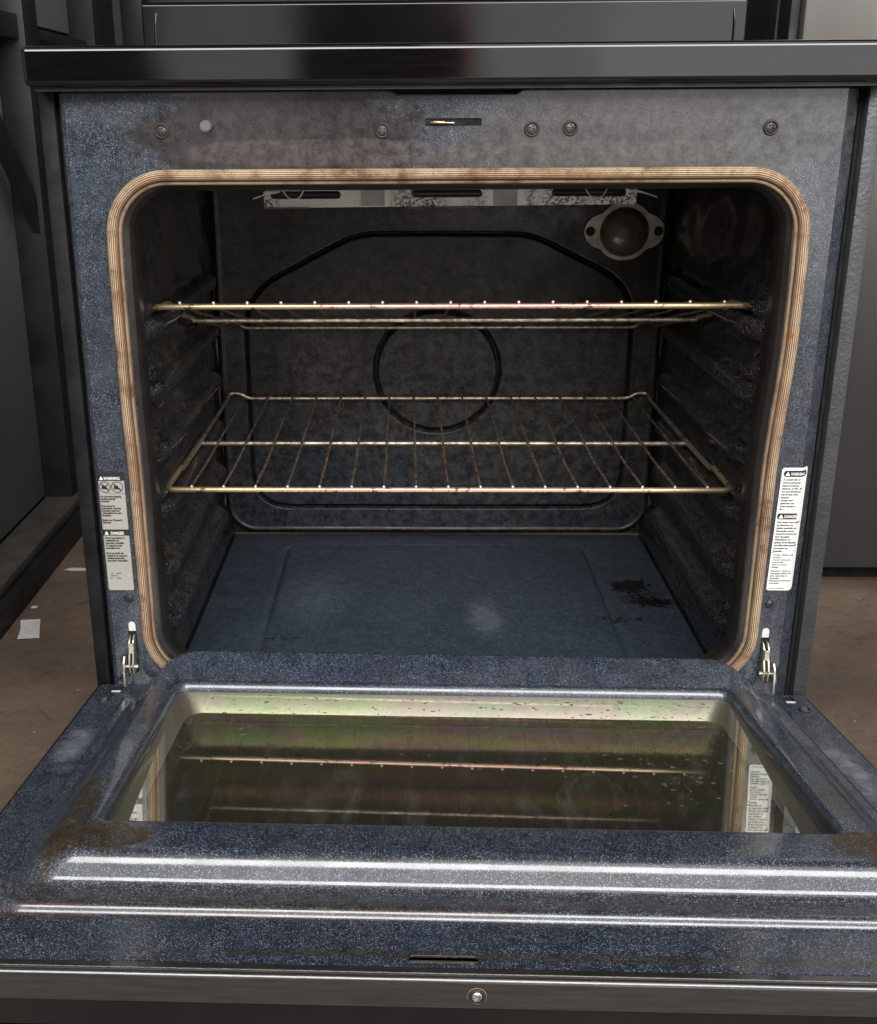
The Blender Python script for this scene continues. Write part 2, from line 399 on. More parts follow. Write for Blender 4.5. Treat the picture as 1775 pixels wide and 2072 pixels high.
M_floor = simple('plywood_floor', (.10, .062, .042), .65, 0, .4, 9, bumpd=.001, bs=60, col2=(.055, .036, .026))
M_gasket = None

# gasket: woven glass fibre sleeve
m, t = newmat('gasket_weave'); u, v_, _ = t.sep(t.uv)
rows = t.math('SINE', t.math('MULTIPLY', v_, 2*PI*17))
st = t.math('SINE', t.math('ADD', t.math('MULTIPLY', u, 2*PI/.0021), t.math('MULTIPLY', v_, 2*PI*6)))
k = t.math('MULTIPLY', t.mapr(rows, -.9, .3), t.mapr(st, -1.0, .2, .55, 1.0))
base = t.mix(t.mapr(t.noise(t.obj, 16, 5, .7), .38, .66), (.55, .385, .25), (.34, .20, .12))
base = t.mix(t.mapr(t.noise(t.obj, 9, 3, .6), .45, .62), base, (.60, .46, .28))
base = t.mix(t.math('MULTIPLY', t.mapr(t.noise(t.obj, 32, 6, .7), .50, .66), .85), base, (.12, .06, .03))
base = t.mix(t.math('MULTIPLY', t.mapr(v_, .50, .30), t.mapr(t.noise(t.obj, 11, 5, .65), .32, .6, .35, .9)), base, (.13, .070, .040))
base = t.mix(t.math('MULTIPLY', t.mapr(t.noise(t.obj, 120, 3, .6), .52, .66), .45), base, (.30, .17, .10))
base = t.mix(blob(t, t.obj, (.315, -.005, .605), (.0028, .02, .0028), 200, .2), base, (.5, .14, .04))
setp(t, t.mix(k, (.085, .048, .026), base), .6, 0, .3, None, None, t.bump(k, .0006))
M_gasket = m
# rack wire: heat-tinted chrome
m, t = newmat('rack_wire'); xx, yy, zz = t.sep(t.obj)
c = t.node('ShaderNodeValToRGB'); t.put(c.inputs[0], t.math('ADD', t.math('MULTIPLY', t.math('ABSOLUTE', xx), 2.7), t.math('MULTIPLY', t.math('SUBTRACT', t.noise(t.obj, 14, 3), .5), .5)))
e = c.color_ramp.elements; e[0].position = 0; e[0].color = (.52, .33, .27, 1); e[1].position = 1; e[1].color = (.50, .39, .23, 1)
x_ = e.new(.35); x_.color = (.48, .29, .23, 1); x_ = e.new(.6); x_.color = (.52, .39, .23, 1)
mk = t.mapr(t.noise(t.obj, 140, 4, .6), .58, .68)
setp(t, t.mix(mk, c.outputs[0], (.08, .045, .028)), .30, .85, .5, None, None, t.bump(t.noise(t.obj, 300, 3), .0003))
t.p.inputs['Roughness'].default_value = .4
M_wire = m
M_wireback = simple('rack_wire_dull', (.44, .38, .30), .38, .8, .5, 120, col2=(.16, .11, .07))
M_rod = simple('rack_rod_rust', (.30, .195, .125), .5, .6, .5, 150, col2=(.06, .034, .022))
M_rodend = simple('rod_end', (.85, .66, .60), .3, .6, .2, 100)
# broiler shield: pale aluminised steel speckled with soot
m, t = newmat('sooty_steel')
mk = t.mapr(t.noise(t.obj, 330, 4, .7), .47, .53); big = t.mapr(t.noise(t.vmul(t.obj, (1, .2, .2)), 17, 2), .42, .56)
mk2 = t.math('MULTIPLY', mk, big)
setp(t, t.mix(mk2, (.58, .56, .50), (.07, .07, .075)), .45, .35, .5)
M_soot = m
# window glass panes
def glassy(name, tint, refl, tr, rough=.02, irid=False, mesh=False):
    m = bpy.data.materials.new(name); m.use_nodes = True; t = NT(m.node_tree); t.n.clear()
    out = t.node('ShaderNodeOutputMaterial'); tc = t.node('ShaderNodeTexCoord'); v = tc.outputs['Object']
    gl = t.node('ShaderNodeBsdfGlossy'); gl.inputs['Roughness'].default_value = rough
    col = (tint[0], tint[1], tint[2], 1)
    if irid:
        n1 = t.node('ShaderNodeValToRGB'); t.put(n1.inputs[0], t.noise(t.vmul(v, (1.2, 5, 1)), 4.5, 2, .5, .4))
        e = n1.color_ramp.elements; e[0].position = .32; e[0].color = (.82, .92, .56, 1); e[1].position = .7; e[1].color = (.66, .80, .46, 1)
        a = e.new(.45); a.color = (.95, .85, .5, 1); a = e.new(.52); a.color = (1.0, .55, .75, 1); a = e.new(.6); a.color = (.8, .78, .55, 1)
        col = n1.outputs[0]
    t.put(gl.inputs[0], col)
    if tr is None:
        ot = t.node('ShaderNodeBsdfDiffuse'); base = (.018, .018, .012)
        if mesh:
            x, y, z = t.sep(v)
            d = t.math('MULTIPLY', t.math('SINE', t.math('MULTIPLY', x, 2*PI/.0022)), t.math('SINE', t.math('MULTIPLY', y, 2*PI/.0022)))
            t.put(ot.inputs[0], t.mix(t.mapr(d, 0, .5), (.020, .019, .011), (.060, .057, .036)))
        else: ot.inputs[0].default_value = base+(1,)
    else:
        ot = t.node('ShaderNodeBsdfTransparent'); ot.inputs[0].default_value = tr+(1,)
    lw = t.node('ShaderNodeLayerWeight'); lw.inputs[0].default_value = .5
    f = t.math('ADD', t.math('MULTIPLY', t.math('POWER', lw.outputs['Facing'], 4.0), 1.0-refl), refl, clamp=True)
    # smears: dusty film
    df = t.node('ShaderNodeBsdfDiffuse'); df.inputs[0].default_value = (.5, .5, .47, 1)
    mx = t.node('ShaderNodeMixShader'); t.l.new(f, mx.inputs[0]); t.l.new(ot.outputs[0], mx.inputs[1]); t.l.new(gl.outputs[0], mx.inputs[2])
    mx2 = t.node('ShaderNodeMixShader'); t.l.new(mx.outputs[0], mx2.inputs[1]); t.l.new(df.outputs[0], mx2.inputs[2])
    sm = t.math('MULTIPLY', t.mapr(t.noise(t.vmul(v, (1, .35, 1)), 28, 6, .7, .6), .5, .8), .05 if tr is not None else .0)
    sm = t.math('ADD', sm, .012 if tr is not None else 0.0)
    t.l.new(sm, mx2.inputs[0]); t.l.new(mx2.outputs[0], out.inputs[0])
    return m
M_glass1 = glassy('window_glass', (.95, .97, .94), .33, (.84, .86, .78))
M_glass2 = glassy('inner_pane', (.6, .62, .4), .42, None, rough=.11, irid=True, mesh=True)
m, t = newmat('window_well_steel')
n1 = t.node('ShaderNodeValToRGB'); t.put(n1.inputs[0], t.noise(t.vmul(t.obj, (1, 1, 3)), 7, 2))
e = n1.color_ramp.elements; e[0].position = .35; e[0].color = (.47, .50, .36, 1); e[1].position = .7; e[1].color = (.44, .47, .38, 1)
a = e.new(.5); a.color = (.53, .48, .43, 1); a = e.new(.58); a.color = (.52, .42, .43, 1)
rust = t.mapr(t.noise(t.vmul(t.obj, (1, 1, 3)), 45, 5, .65), .62, .72)
rust = t.math('MULTIPLY', rust, blob(t, t.obj, (.185, -.06, .015), (.07, .05, .03), 20, .3))
setp(t, t.mix(rust, n1.outputs[0], (.22, .12, .05)), .34, .85, .5)
M_well = m

# ------------------------------------------------------------------ the setting
def struct(o): o['kind'] = 'structure'; return o
FZ = -.05
m, t = newmat('dirty_floor')
c1 = t.mix(t.mapr(t.noise(t.obj, 3.2, 6, .62), .35, .68), (.185, .130, .092), (.092, .066, .049))
c1 = t.mix(t.math('MULTIPLY', t.mapr(t.noise(t.vmul(t.obj, (1, 1, 1)), 30, 6, .7), .55, .75), .6), c1, (.035, .025, .02))
for (sx, sy, ang) in ((2.4, 46.0, .85), (3.0, 60.0, -.5)):
    mr = t.node('ShaderNodeMapping'); t.l.new(t.obj, mr.inputs[0]); mr.inputs['Rotation'].default_value = (0, 0, ang)
    mp = t.node('ShaderNodeMapping'); t.l.new(mr.outputs[0], mp.inputs[0]); mp.inputs['Scale'].default_value = (sx, sy, 1)
    sc = t.math('MULTIPLY', t.mapr(t.noise(mp.outputs[0], 1.6, 3, .5, .3), .65, .74), .32)
    c1 = t.mix(sc, c1, (.03, .021, .017))
cr = t.voro(t.obj, 34); cc = t.node('ShaderNodeSeparateColor'); t.l.new(cr.outputs['Color'], cc.inputs[0])
c1 = t.mix(t.math('MULTIPLY', t.mapr(cr.outputs['Distance'], .10, .06), t.mapr(cc.outputs[0], .74, .8)), c1, (.32, .29, .25))
setp(t, c1, .62, 0, .35, None, None, t.bump(t.noise(t.obj, 40, 6, .7), .003))
struct(raw('floor', [(-4, -4, FZ), (4, -4, FZ), (4, 4, FZ), (-4, 4, FZ)], [(0, 1, 2, 3)], m, None, False))
M_wallg = simple('grey_panel', (.17, .17, .165), .5, 0, .12, 3)
M_walld = simple('dark_frame', (.012, .012, .013), .55, 0, .4, 8, bumpd=.0003)
M_far = simple('far_dark', (.007, .007, .008), .7, 0, .3, 3)
struct(raw('back_wall', [(-4, 3.2, FZ), (4, 3.2, FZ), (4, 3.2, 3.2), (-4, 3.2, 3.2)], [(0, 1, 2, 3)], M_far, None, False))
# partition of grey panels on the left
wl = thing('partition', 'grey panelled partition in a black metal frame with a diagonal brace left of the oven', 'partition', (-.8, .6, FZ))
def pw(name, *a, mat=M_wallg, **k):
    o = box(name, *a, mat, wl, **k); o.location = -Vector(wl.location); return o
pw('lower_panel', -.86, -.84, -.9, 1.13, .02, .96)
pw('upper_panel', -.86, -.84, -.9, 2.3, 1.0, 2.2)
pw('far_panel', -.86, -.84, 1.26, 2.3, .05, .975)
pw('post', -.85, -.78, 1.13, 1.21, FZ, 2.2, mat=M_walld)
pw('post', -.85, -.78, 1.60, 1.78, .9, 2.2, mat=M_walld)
pw('post', -.85, -.78, 2.08, 2.16, .9, 2.2, mat=M_walld)
pw('rail', -.84, -.79, -.9, 1.125, .955, 1.0, mat=M_walld)
pw('rail', -.84, -.80, 1.215, 1.6, .965, .985, mat=M_walld)
pw('backing', -.90, -.865, -.9, 3.1, FZ, 2.3, mat=M_far)
pw('ledge', -.84, -.765, -.9, 1.22, -.004, .016, mat=simple('dusty_ledge', (.085, .072, .06), .7, 0, .4, 12))
pw('skirting', -.83, -.745, -.9, 1.40, FZ, -.006, mat=M_walld)
bm = bmesh.new()
a, b = Vector((-.80, .70, 1.10)), Vector((-.80, 1.42, .30))
dr = (b-a).normalized(); nn = dr.cross(Vector((1, 0, 0))).normalized()*.024
vs = []
for xo in (-.805, -.79):
    for p in (a-nn, a+nn, b+nn, b-nn): vs.append(bm.verts.new((xo, p.y, p.z)))
for f in ((0, 1, 2, 3), (7, 6, 5, 4), (0, 4, 5, 1), (1, 5, 6, 2), (2, 6, 7, 3), (3, 7, 4, 0)): bm.faces.new([vs[i] for i in f])
br = from_bm('brace', bm, M_walld, wl); br.location = -Vector(wl.location)
# refrigerator on the right
fr = thing('refrigerator', 'dark grey steel refrigerator standing behind the right side of the oven', 'refrigerator', (1.0, 1.1, FZ))
M_frd = simple('steel_reflecting_dark', (.045, .042, .040), .4, .3, .2, 3, stretch=(1, 1, .2))  # lower door: dark part of the steel's reflection put into the colour
M_fr = simple('steel_reflecting_light', (.23, .215, .20), .34, .55, .2, 3, stretch=(1, 1, .2))  # upper door: lighter reflection in the steel put into the colour
def fw(name, *a, mat=M_fr, **k):
    o = box(name, *a, mat, fr, **k); o.location = -Vector(fr.location); return o
fw('door', .585, 1.45, .80, .86, .0, .80, mat=M_frd, bev=.006)
fw('door', .585, 1.45, .80, .86, .812, 1.9, bev=.006)
fw('body', .565, 1.45, .872, 1.5, .0, 1.92, mat=M_walld)
fw('base_gap', .60, 1.45, .87, 1.4, FZ, -.002, mat=M_void)  # solid black block standing in for the shaded gap beneath the doors
fw('door_seal', .568, .583, .815, .87, .01, 1.88, mat=M_walld)
# paper scraps on the floor
M_paper = simple('paper', (.62, .60, .57), .8, 0, .15, 60)
def scrap(pts, label, curl=.003):
    cx = sum(p[0] for p in pts)/len(pts); cy = sum(p[1] for p in pts)/len(pts)
    bm = bmesh.new(); vs = [bm.verts.new((p[0]-cx, p[1]-cy, random.uniform(0, curl))) for p in pts]
    bm.faces.new(vs); bmesh.ops.triangulate(bm, faces=bm.faces[:])
    r = bmesh.ops.solidify(bm, geom=bm.faces[:], thickness=-.0006)
    o = from_bm('paper_scrap', bm, M_paper, None, False); o.location = (cx, cy, FZ+.0015)
    tag(o, label, 'paper scrap', 'white paper scraps littering the floor'); return o
scrap([(-.7168, .604), (-.7240, .640), (-.7352, .671), (-.7020, .678), (-.6900, .640), (-.6795, .608)], 'large square white paper scrap with a crease on the floor left of the oven')
scrap([(-.727, .889), (-.715, .896), (-.690, .898), (-.672, .892), (-.680, .884), (-.710, .884)], 'torn narrow white scrap lying at the edge of the dark side panel')
scrap([(-.735, .721), (-.733, .729), (-.724, .730), (-.725, .722)], 'tiny white scrap between the square paper and the dark skirting', .001)
# ------------------------------------------------------------------ the range
RG = thing('oven_range', 'black kitchen range with its speckled navy oven open and door folded down', 'oven', (0, .3, FZ))
def child(o): 
    o.parent = RG; o.matrix_parent_inverse = Matrix.Translation((0, -.3, -FZ)); return o
def sub(name, parent):
    o = bpy.data.objects.new(name, None); COL.objects.link(o); o.parent = parent
    if parent is RG: o.matrix_parent_inverse = Matrix.Translation((0, -.3, -FZ))
    return o

# side panels
for s, mt in ((-1, M_sideshade), (1, M_sidelit)):
    x0, x1 = sorted((s*.3785, s*.3640))
    bm = bmesh.new()
    add_box(bm, x0, x1, .003, .62, FZ+.01, .829, .0015)
    child(from_bm('side_panel', bm, mt))
    xa, xb = sorted((s*.3632, s*.3600))
    child(box('side_channel', xa, xb, .012, .3, .19, .827, M_void, None, 0))
child(box('drawer_front', -.36, .36, .004, .03, FZ+.02, .195, M_black, None, .003))
# front frame
def wx(x, z):
    if x > .25: return x - .0022 - .0062*sstep(.61, .46, z) - .0020*sstep(.66, .75, z)
    if x < -.25: return x + .0010 + .0020*sstep(.56, .44, z) + .0015*sstep(.66, .75, z)
    return x
def subd(pts, step=.02):
    out = []
    for i in range(len(pts)):
        a, b = pts[i], pts[(i+1) % len(pts)]; L = math.hypot(b[0]-a[0], b[1]-a[1])
        n = 14 if L > .2 else 1
        for k in range(n): out.append((a[0]+(b[0]-a[0])*k/n, a[1]+(b[1]-a[1])*k/n))
    return out
ZT = .8255
def notch(): return [(.0565, ZT), (.0525, ZT-.0035), (-.0555, ZT-.0035), (-.0605, ZT)]
def slot(x, z0, z1, w):
    return [(x+w/2*math.cos(a), z1-w/2+w/2*math.sin(a)) for a in [PI*k/8 for k in range(9)]] + [(x+w/2*math.cos(a), z0+w/2+w/2*math.sin(a)) for a in [PI+PI*k/8 for k in range(9)]]
XL, XR = -.3545, .3440
outer = [(XL, .185), (XR, .185), (XR, ZT)] + notch() + [(XL, ZT)]
openr = [(wx(a, b), b) for a, b in subd(rrect(-.3115, .3115, .240, .7475, .043, 10, .05))]
latch_slot = rrect(-.0295, .0212, .7957, .8022, .0012, 3)
hsl = slot(-.3345, .240, .3010, .0085); hsr = slot(.3270, .240, .2965, .0085)
frame = child(plate('front_frame', outer, [openr, latch_slot, hsl, hsr], .0012, M_frame, None, lambda u, v, w: (u, .0006+w, v)))
# bent outer edges of the frame
child(raw('frame_edge', [(XR+.0002, 0, .185), (XR+.0002, 0, ZT-.0004), (.3585, .0125, ZT-.0004), (.3585, .0125, .185), (.3587, .015, .185), (.3587, .015, ZT-.0004)], [(0, 1, 2, 3), (3, 2, 5, 4)], M_frame, None, False))
child(raw('frame_edge', [(XL-.0002, 0, .185), (XL-.0002, 0, ZT-.0004), (-.3585, .0028, ZT-.0004), (-.3585, .0028, .185), (-.3587, .012, .185), (-.3587, .012, ZT-.0004)], [(3, 2, 1, 0), (4, 5, 2, 3)], M_frame, None, False))
# raised lip round the top edge of the frame, following the notch
lip = smooth_path([(x, -.0004, z+.0004) for x, z in [(XL, ZT)] + notch()[::-1] + [(XR, ZT)]], .003, n=3)
child(tube('frame_lip', lip, .0009, M_dark, None, seg=6))
child(box('latch_cavity', -.0305, .0225, .0016, .05, .79, .808, M_void, None, 0))
for xx in (-.3345, .3270): child(box('hinge_pocket', xx-.009, xx+.009, .0016, .04, .23, .305, M_void, None, 0))
child(box('vent_gap', -.34, .34, .012, .02, ZT-.02, .835, M_void, None, 0))
# opening rim: rolled inwards to the cavity mouth
def ring(x, zb, zt, r, y, rb): return [(wx(px, pz) if x < .32 else px, y, pz) for px, pz in subd(rrect(-x, x, zb, zt, r, 10, rb))]
prof = [(.3115, .240, .7475, .043, .0012, .05), (.3070, .244, .7430, .040, .0035, .046), (.3035, .247, .7395, .037, .010, .043), (.3025, .248, .7385, .036, .022, .042), (.328, .2, .755, .02, .0265, .02)]
prof = round_profile(prof, .0015, 2)
M_rim = simple('opening_rim', (.020, .016, .014), .3, .2, .5, 20, col2=(.012, .009, .008))
child(loft('opening_rim', [ring(p[0], p[1], p[2], p[3], p[4], p[5]) for p in prof], M_rim, None, sharp=60))
# gasket: fat woven tube with a thin one inside it
def gpath(x, zb, zt, r, y, rb): return [Vector((px, y, pz)) for px, pz in rrect(-x, x, zb, zt, r, 14, rb)]
def dens(path, step=.006):
    out = []
    for i in range(len(path)):
        a, b = path[i], path[(i+1) % len(path)]; n = max(1, int((b-a).length/step))
        for k in range(n): out.append(a.lerp(b, k/n))
    return [Vector((wx(p.x, p.z), p.y, p.z)) for p in out]
gk = sub('door_gasket', RG)
o = tube('outer_bulb', dens(gpath(.3208, .2305, .7538, .052, -.0030, .060)), .0053, M_gasket, gk, True, 18, sy=.75)
o = tube('inner_bulb', dens(gpath(.3142, .2382, .7470, .046, -.0005, .053)), .0021, M_gasket, gk, True, 12)
# screws and the plunger button
def screw(x, z, r=.0045, mat=M_screw, washer=True, rot=.4, parent=RG, fn=None, dome=.35):
    """pan head with a cross recess; local disc in x-z facing -y"""
    g = bmesh.new(); cs, sn = math.cos(rot), math.sin(rot)
    def inx(u, v):
        u, v = u*cs-v*sn, u*sn+v*cs
        w = .19*r; L = .62*r
        return (abs(u) < w and abs(v) < L) or (abs(v) < w and abs(u) < L)
    N = 26; vs = {}
    for j in range(11):
        for i in range(N):
            rr = r*j/10; a = 2*PI*i/N
            u, v = rr*math.cos(a), rr*math.sin(a)
            h = dome*r*(1-(j/10)**2.5) + .10*r
            if inx(u, v): h -= .38*r
            if j == 10: h = 0
            if j == 0 and i > 0: vs[(j, i)] = vs[(0, 0)]; continue
            vs[(j, i)] = g.verts.new((x+u, -.0003-h, z+v))
    for j in range(10):
        for i in range(N):
            q = [vs[(j, i)], vs[(j+1, i)], vs[(j+1, (i+1) % N)], vs[(j, (i+1) % N)]]
            u = []; [u.append(k) for k in q if k not in u]
            if len(u) > 2: g.faces.new(u)
    if fn:
        for v in g.verts: v.co = Vector(fn(v.co))
    me = bpy.data.meshes.new('screw'); bmesh.ops.recalc_face_normals(g, faces=g.faces); g.to_mesh(me); g.free()
    sc = link_mesh('screw', me, mat, None, True, 40)
    sc.parent = parent
    if parent is RG: child(sc)
    if washer:
        p = [Vector((x+math.cos(2*PI*k/28)*r*1.27, -.0008, z+math.sin(2*PI*k/28)*r*1.27)) for k in range(28)]
        if fn: p = [Vector(fn(q)) for q in p]
        wsh = tube('washer', p, r*.24, M_washer, sc, True, 8)
    return sc
for x, z, rt in ((-.2674, .7928, .5), (-.0681, .7921, .9), (.0662, .7925, .35), (.1006, .7932, 0), (.2789, .7925, .6)): screw(x, z, .0046, rot=rt, mat=M_screw)
for x, z in ((-.3347, .3278), (.3269, .3240)): screw(x, z, .0048, washer=False, rot=.5, mat=simple('screw_dark', (.05, .05, .052), .35, .4), dome=.6)
bm = bmesh.new()
bmesh.ops.create_cone(bm, cap_ends=True, segments=24, radius1=.0052, radius2=.0050, depth=.010, matrix=Matrix.Translation((-.2259, -.005, .7968)) @ Matrix.Rotation(PI/2, 4, 'X'))
bmesh.ops.bevel(bm, geom=[e for e in bm.edges if e.calc_face_angle(0) > .5], offset=.0008, segments=2, affect='EDGES')
child(from_bm('door_switch', bm, simple('switch_grey', (.11, .11, .115), .5)))
# door latch in the slot
lt = child(tube('door_latch', [(-.0242, -.0005, .7985), (-.0215, -.003, .7988), (-.012, -.003, .7986)], .0013, simple('brass', (.8, .58, .30), .25, .9), None, seg=8))
tube('pin', [(-.012, -.002, .7984), (-.0035, -.002, .7982)], .0008, M_screwbright, lt, seg=8)
# cooktop slab
M_ck = M_cook
bm = bmesh.new(); add_box(bm, -.3795, .3795, -.030, .46, .8305, .8640, .0055, 5)
wn(child(from_bm('cooktop', bm, M_ck, sharp=None)))
child(box('cooktop_underside', -.372, .372, -.020, .45, .8268, .8300, M_dark, None, 0))
# control panel behind the cooktop
bg_ = sub('control_panel', RG)
bm = bmesh.new(); add_box(bm, -.385, .3835, .44, .50, .855, .9445, .0028, 4)
wn(from_bm('lower_trim', bm, M_black, bg_, sharp=None))
bm = bmesh.new(); add_box(bm, -.381, .381, .452, .50, .9450, 1.10, .004, 3)
wn(from_bm('upper_panel', bm, M_black, bg_, sharp=None))
for s, xx in ((-1, -.368), (1, .369)):
    tube('end_bead', smooth_path([(xx, .4392, .866), (xx, .4385, .915), (xx-s*.002, .4405, .933)], .01), .0016, M_black, bg_, seg=8)

# cavity
cv = sub('oven_cavity', RG)
WX, YB, ZF, ZC = .328, .522, .1835, .752
emb = [(p[0], p[1]) for p in smooth_path([(-.1175, .6464, 0), (.1316, .6454, 0), (.2829, .5700, 0), (.2829, .2290, 0), (-.2828, .2285, 0), (-.2828, .5600, 0)], [.03, .03, .055, .06, .06, .055], True, 7)]
import numpy as np
NX, NZ = 470, 370
gx, gz = np.meshgrid(np.linspace(-WX, WX, NX+1), np.linspace(ZF-.002, ZC, NZ+1))
dist = np.full(gx.shape, 9.0)
for k in range(len(emb)):
    (ax, az_), (bx_, bz_) = emb[k], emb[(k+1) % len(emb)]
    dx, dz = bx_-ax, bz_-az_; L2 = dx*dx+dz*dz
    if L2 < 1e-12: continue
    tt = np.clip(((gx-ax)*dx+(gz-az_)*dz)/L2, 0, 1)
    dist = np.minimum(dist, np.hypot(gx-ax-tt*dx, gz-az_-tt*dz))
def nstep(a, b, x):
    q_ = np.clip((x-a)/(b-a), 0, 1); return q_*q_*(3-2*q_)
gy = np.full(gx.shape, YB)
gy += .0170*(1-nstep(.0008, .0036, dist))
gy += .0200*(1-nstep(.0012, .0046, np.abs(np.hypot(gx+.0005, gz-.4437)-.0915)))
bx = np.maximum(np.abs(gx)-.279, 0); bz = np.maximum(.232-gz, 0)
q = np.hypot(bx, bz)-.0405
gy -= .0022*np.exp(-(q/.0022)**2); gy += .010*nstep(.003, .010, q)
gy += .0006*np.sin(gx*19+1)*np.sin(gz*23)
V_ = [tuple(v) for v in np.stack([gx.ravel(), gy.ravel(), gz.ravel()], 1).tolist()]
F_ = [(a, a+1, a+NX+2, a+NX+1) for j_ in range(NZ) for a in range(j_*(NX+1), j_*(NX+1)+NX)]
raw('back_panel', V_, F_, M_back, cv, True, None)
levels = [.262+.0690*k for k in range(6)]
def side(s):
    def f(y, z):
        x = WX; h = 0
        for k, L in enumerate(levels):
            dz = (z-(L-.018))
            rib = math.exp(-(abs(dz)/.0125)**4)*sstep(.085, .12, y)*(1-sstep(.44, .47, y))
            nub = math.exp(-((y-.105)/.018)**2-((z-L-.006)/.012)**2)*.9 + math.exp(-((y-.17)/.020)**2-((z-L+.030)/.014)**2)*.8
            h = max(h, rib*.020, nub*.018)
        x -= h
        x += .004*math.exp(-((z-.23)/.01)**2)
        x += .0012*math.sin(y*63+z*31)*math.sin(z*47+1)
        x -= .012*sstep(.245, ZF, z)
        return (s*x, y, z)
    return f
for s in (-1, 1): grid('side_wall', .0262, YB+.008, 110, ZF-.002, ZC, 210, side(s), M_side, cv)
fpress = [(p[0], p[1]) for p in smooth_path([(-.2265, .06, 0), (-.2265, .473, 0), (.2215, .473, 0), (.2215, .06, 0)], [.01, .02, .02, .01], True, 6)]
def flo(x, y):
    d = sdist(x, y, fpress, True)
    inside = abs(x+.0025) < .224 and y < .473
    z = ZF - .0038*math.exp(-(d/.0034)**2) + (.0028 if inside else 0)*sstep(0, .006, d)
    return (x, y, z + .0004*math.sin(x*23)*math.sin(y*31))
grid('cavity_floor', -.3125, .3125, 200, .03, .515, 150, flo, M_floor_en, cv)
box('floor_tray', -WX, WX, .027, YB+.01, ZF-.012, ZF-.006, M_void, cv, 0)
box('ceiling', -WX, WX, .027, YB+.01, ZC, ZC+.004, M_side, cv, 0)
# crusts at the foot of the back panel
# broiler shield under the ceiling
bs = sub('broiler', RG)
def slot_h(x0, x1, z0, z1): return rrect(x0, x1, z0, z1, (z1-z0)*.48, 5)
YS = .25
plate('shield', [(-.2114, .7045), (.2181, .7070), (.2181, .738), (.2150, .738), (-.2085, .738), (-.2114, .7225)],
      [slot_h(-.2035, -.122, .7145, .7235), slot_h(-.040, .041, .7155, .7242), slot_h(.121, .206, .7160, .7250)], .001, M_soot, bs, lambda u, v, w: (u, YS+w, v), 0)
box('shield_tray', -.209, .216, YS+.003, .42, .7262, .7275, M_soot, bs, 0)
for xa, xb in ((-.2114, -.158), (-.044, .036)): box('flange', xa, xb, YS-.006, YS-.0007, .7036, .7050, simple('burnt_flange', (.12, .07, .055), .5, .4), bs, 0)
for xa in (-.085, .068): box('strap', xa-.0135, xa+.0135, YS-.0022, YS-.0008, .7065, .737, simple('grey_strap', (.33, .32, .31), .5, .4), bs, 0)
for k, yy in enumerate((.30, .36)):
    tube('heating_element', smooth_path([(-.19, yy, .7170), (.20, yy, .7185)], .01), .0042, M_dark, bs, seg=10)
for x0, s in ((-.218, 1), (.236, -1)):
    tube('clip', smooth_path([(x0-s*.006, YS, .7150), (x0+s*.016, YS, .7225), (x0+s*.026, YS, .7228), (x0+s*.004, YS, .7185), (x0-s*.006, YS, .7150)], .003), .0008, M_tab, bs, seg=6)
for x0 in (-.178, .170):
    tube('hanger', smooth_path([(x0-.012, YS-.004, .7260), (x0-.004, YS-.004, .7145), (x0+.008, YS-.004, .7145), (x0+.014, YS-.004, .7260)], .006), .0008, M_tab, bs, seg=6)
# oven lamp
lp = sub('oven_lamp', RG)
LX, LZ, LR = .2625, .6480, .0405
fl = []
for k in range(72):
    a = 2*PI*k/72; r = LR
    e_ = abs(math.cos(a)); r = LR + .0155*max(0, (e_-.80)/.20)**1.1
    fl.append((LX+r*math.cos(a), LZ+.0010+r*math.sin(a)*(1.0 if e_ < .8 else 1.0)))
M_lampfl = simple('lamp_flange', (.80, .68, .55), .4, .2, .45, 45, col2=(.40, .30, .22))
plate('flange', fl, [[(LX+.0345*math.cos(2*PI*k/40), LZ+.0345*math.sin(2*PI*k/40)) for k in range(40)]], .004, M_lampfl, lp, lambda u, v, w: (u, YB-.005+w, v), .0006)
rings = []
for j in range(11):
    a = PI/2*j/10*.999
    rings.append([(LX+.0352*math.cos(a)*math.cos(2*PI*k/40), YB-.004-.022*math.sin(a), LZ+.0352*math.cos(a)*math.sin(2*PI*k/40)) for k in range(40)])
M_dome = simple('lamp_dome', (.085, .068, .055), .34, 0, .5, 60, spec=.6, col2=(.15, .125, .105))
loft('glass_cover', rings, M_dome, lp, cap=True)
for xx in (LX-.0480, LX+.0480):
    f = lambda c: (c.x, c.y+YB-.0075, c.z)
    screw(xx, LZ+.0012, .0045, parent=lp, fn=f, mat=M_washer)

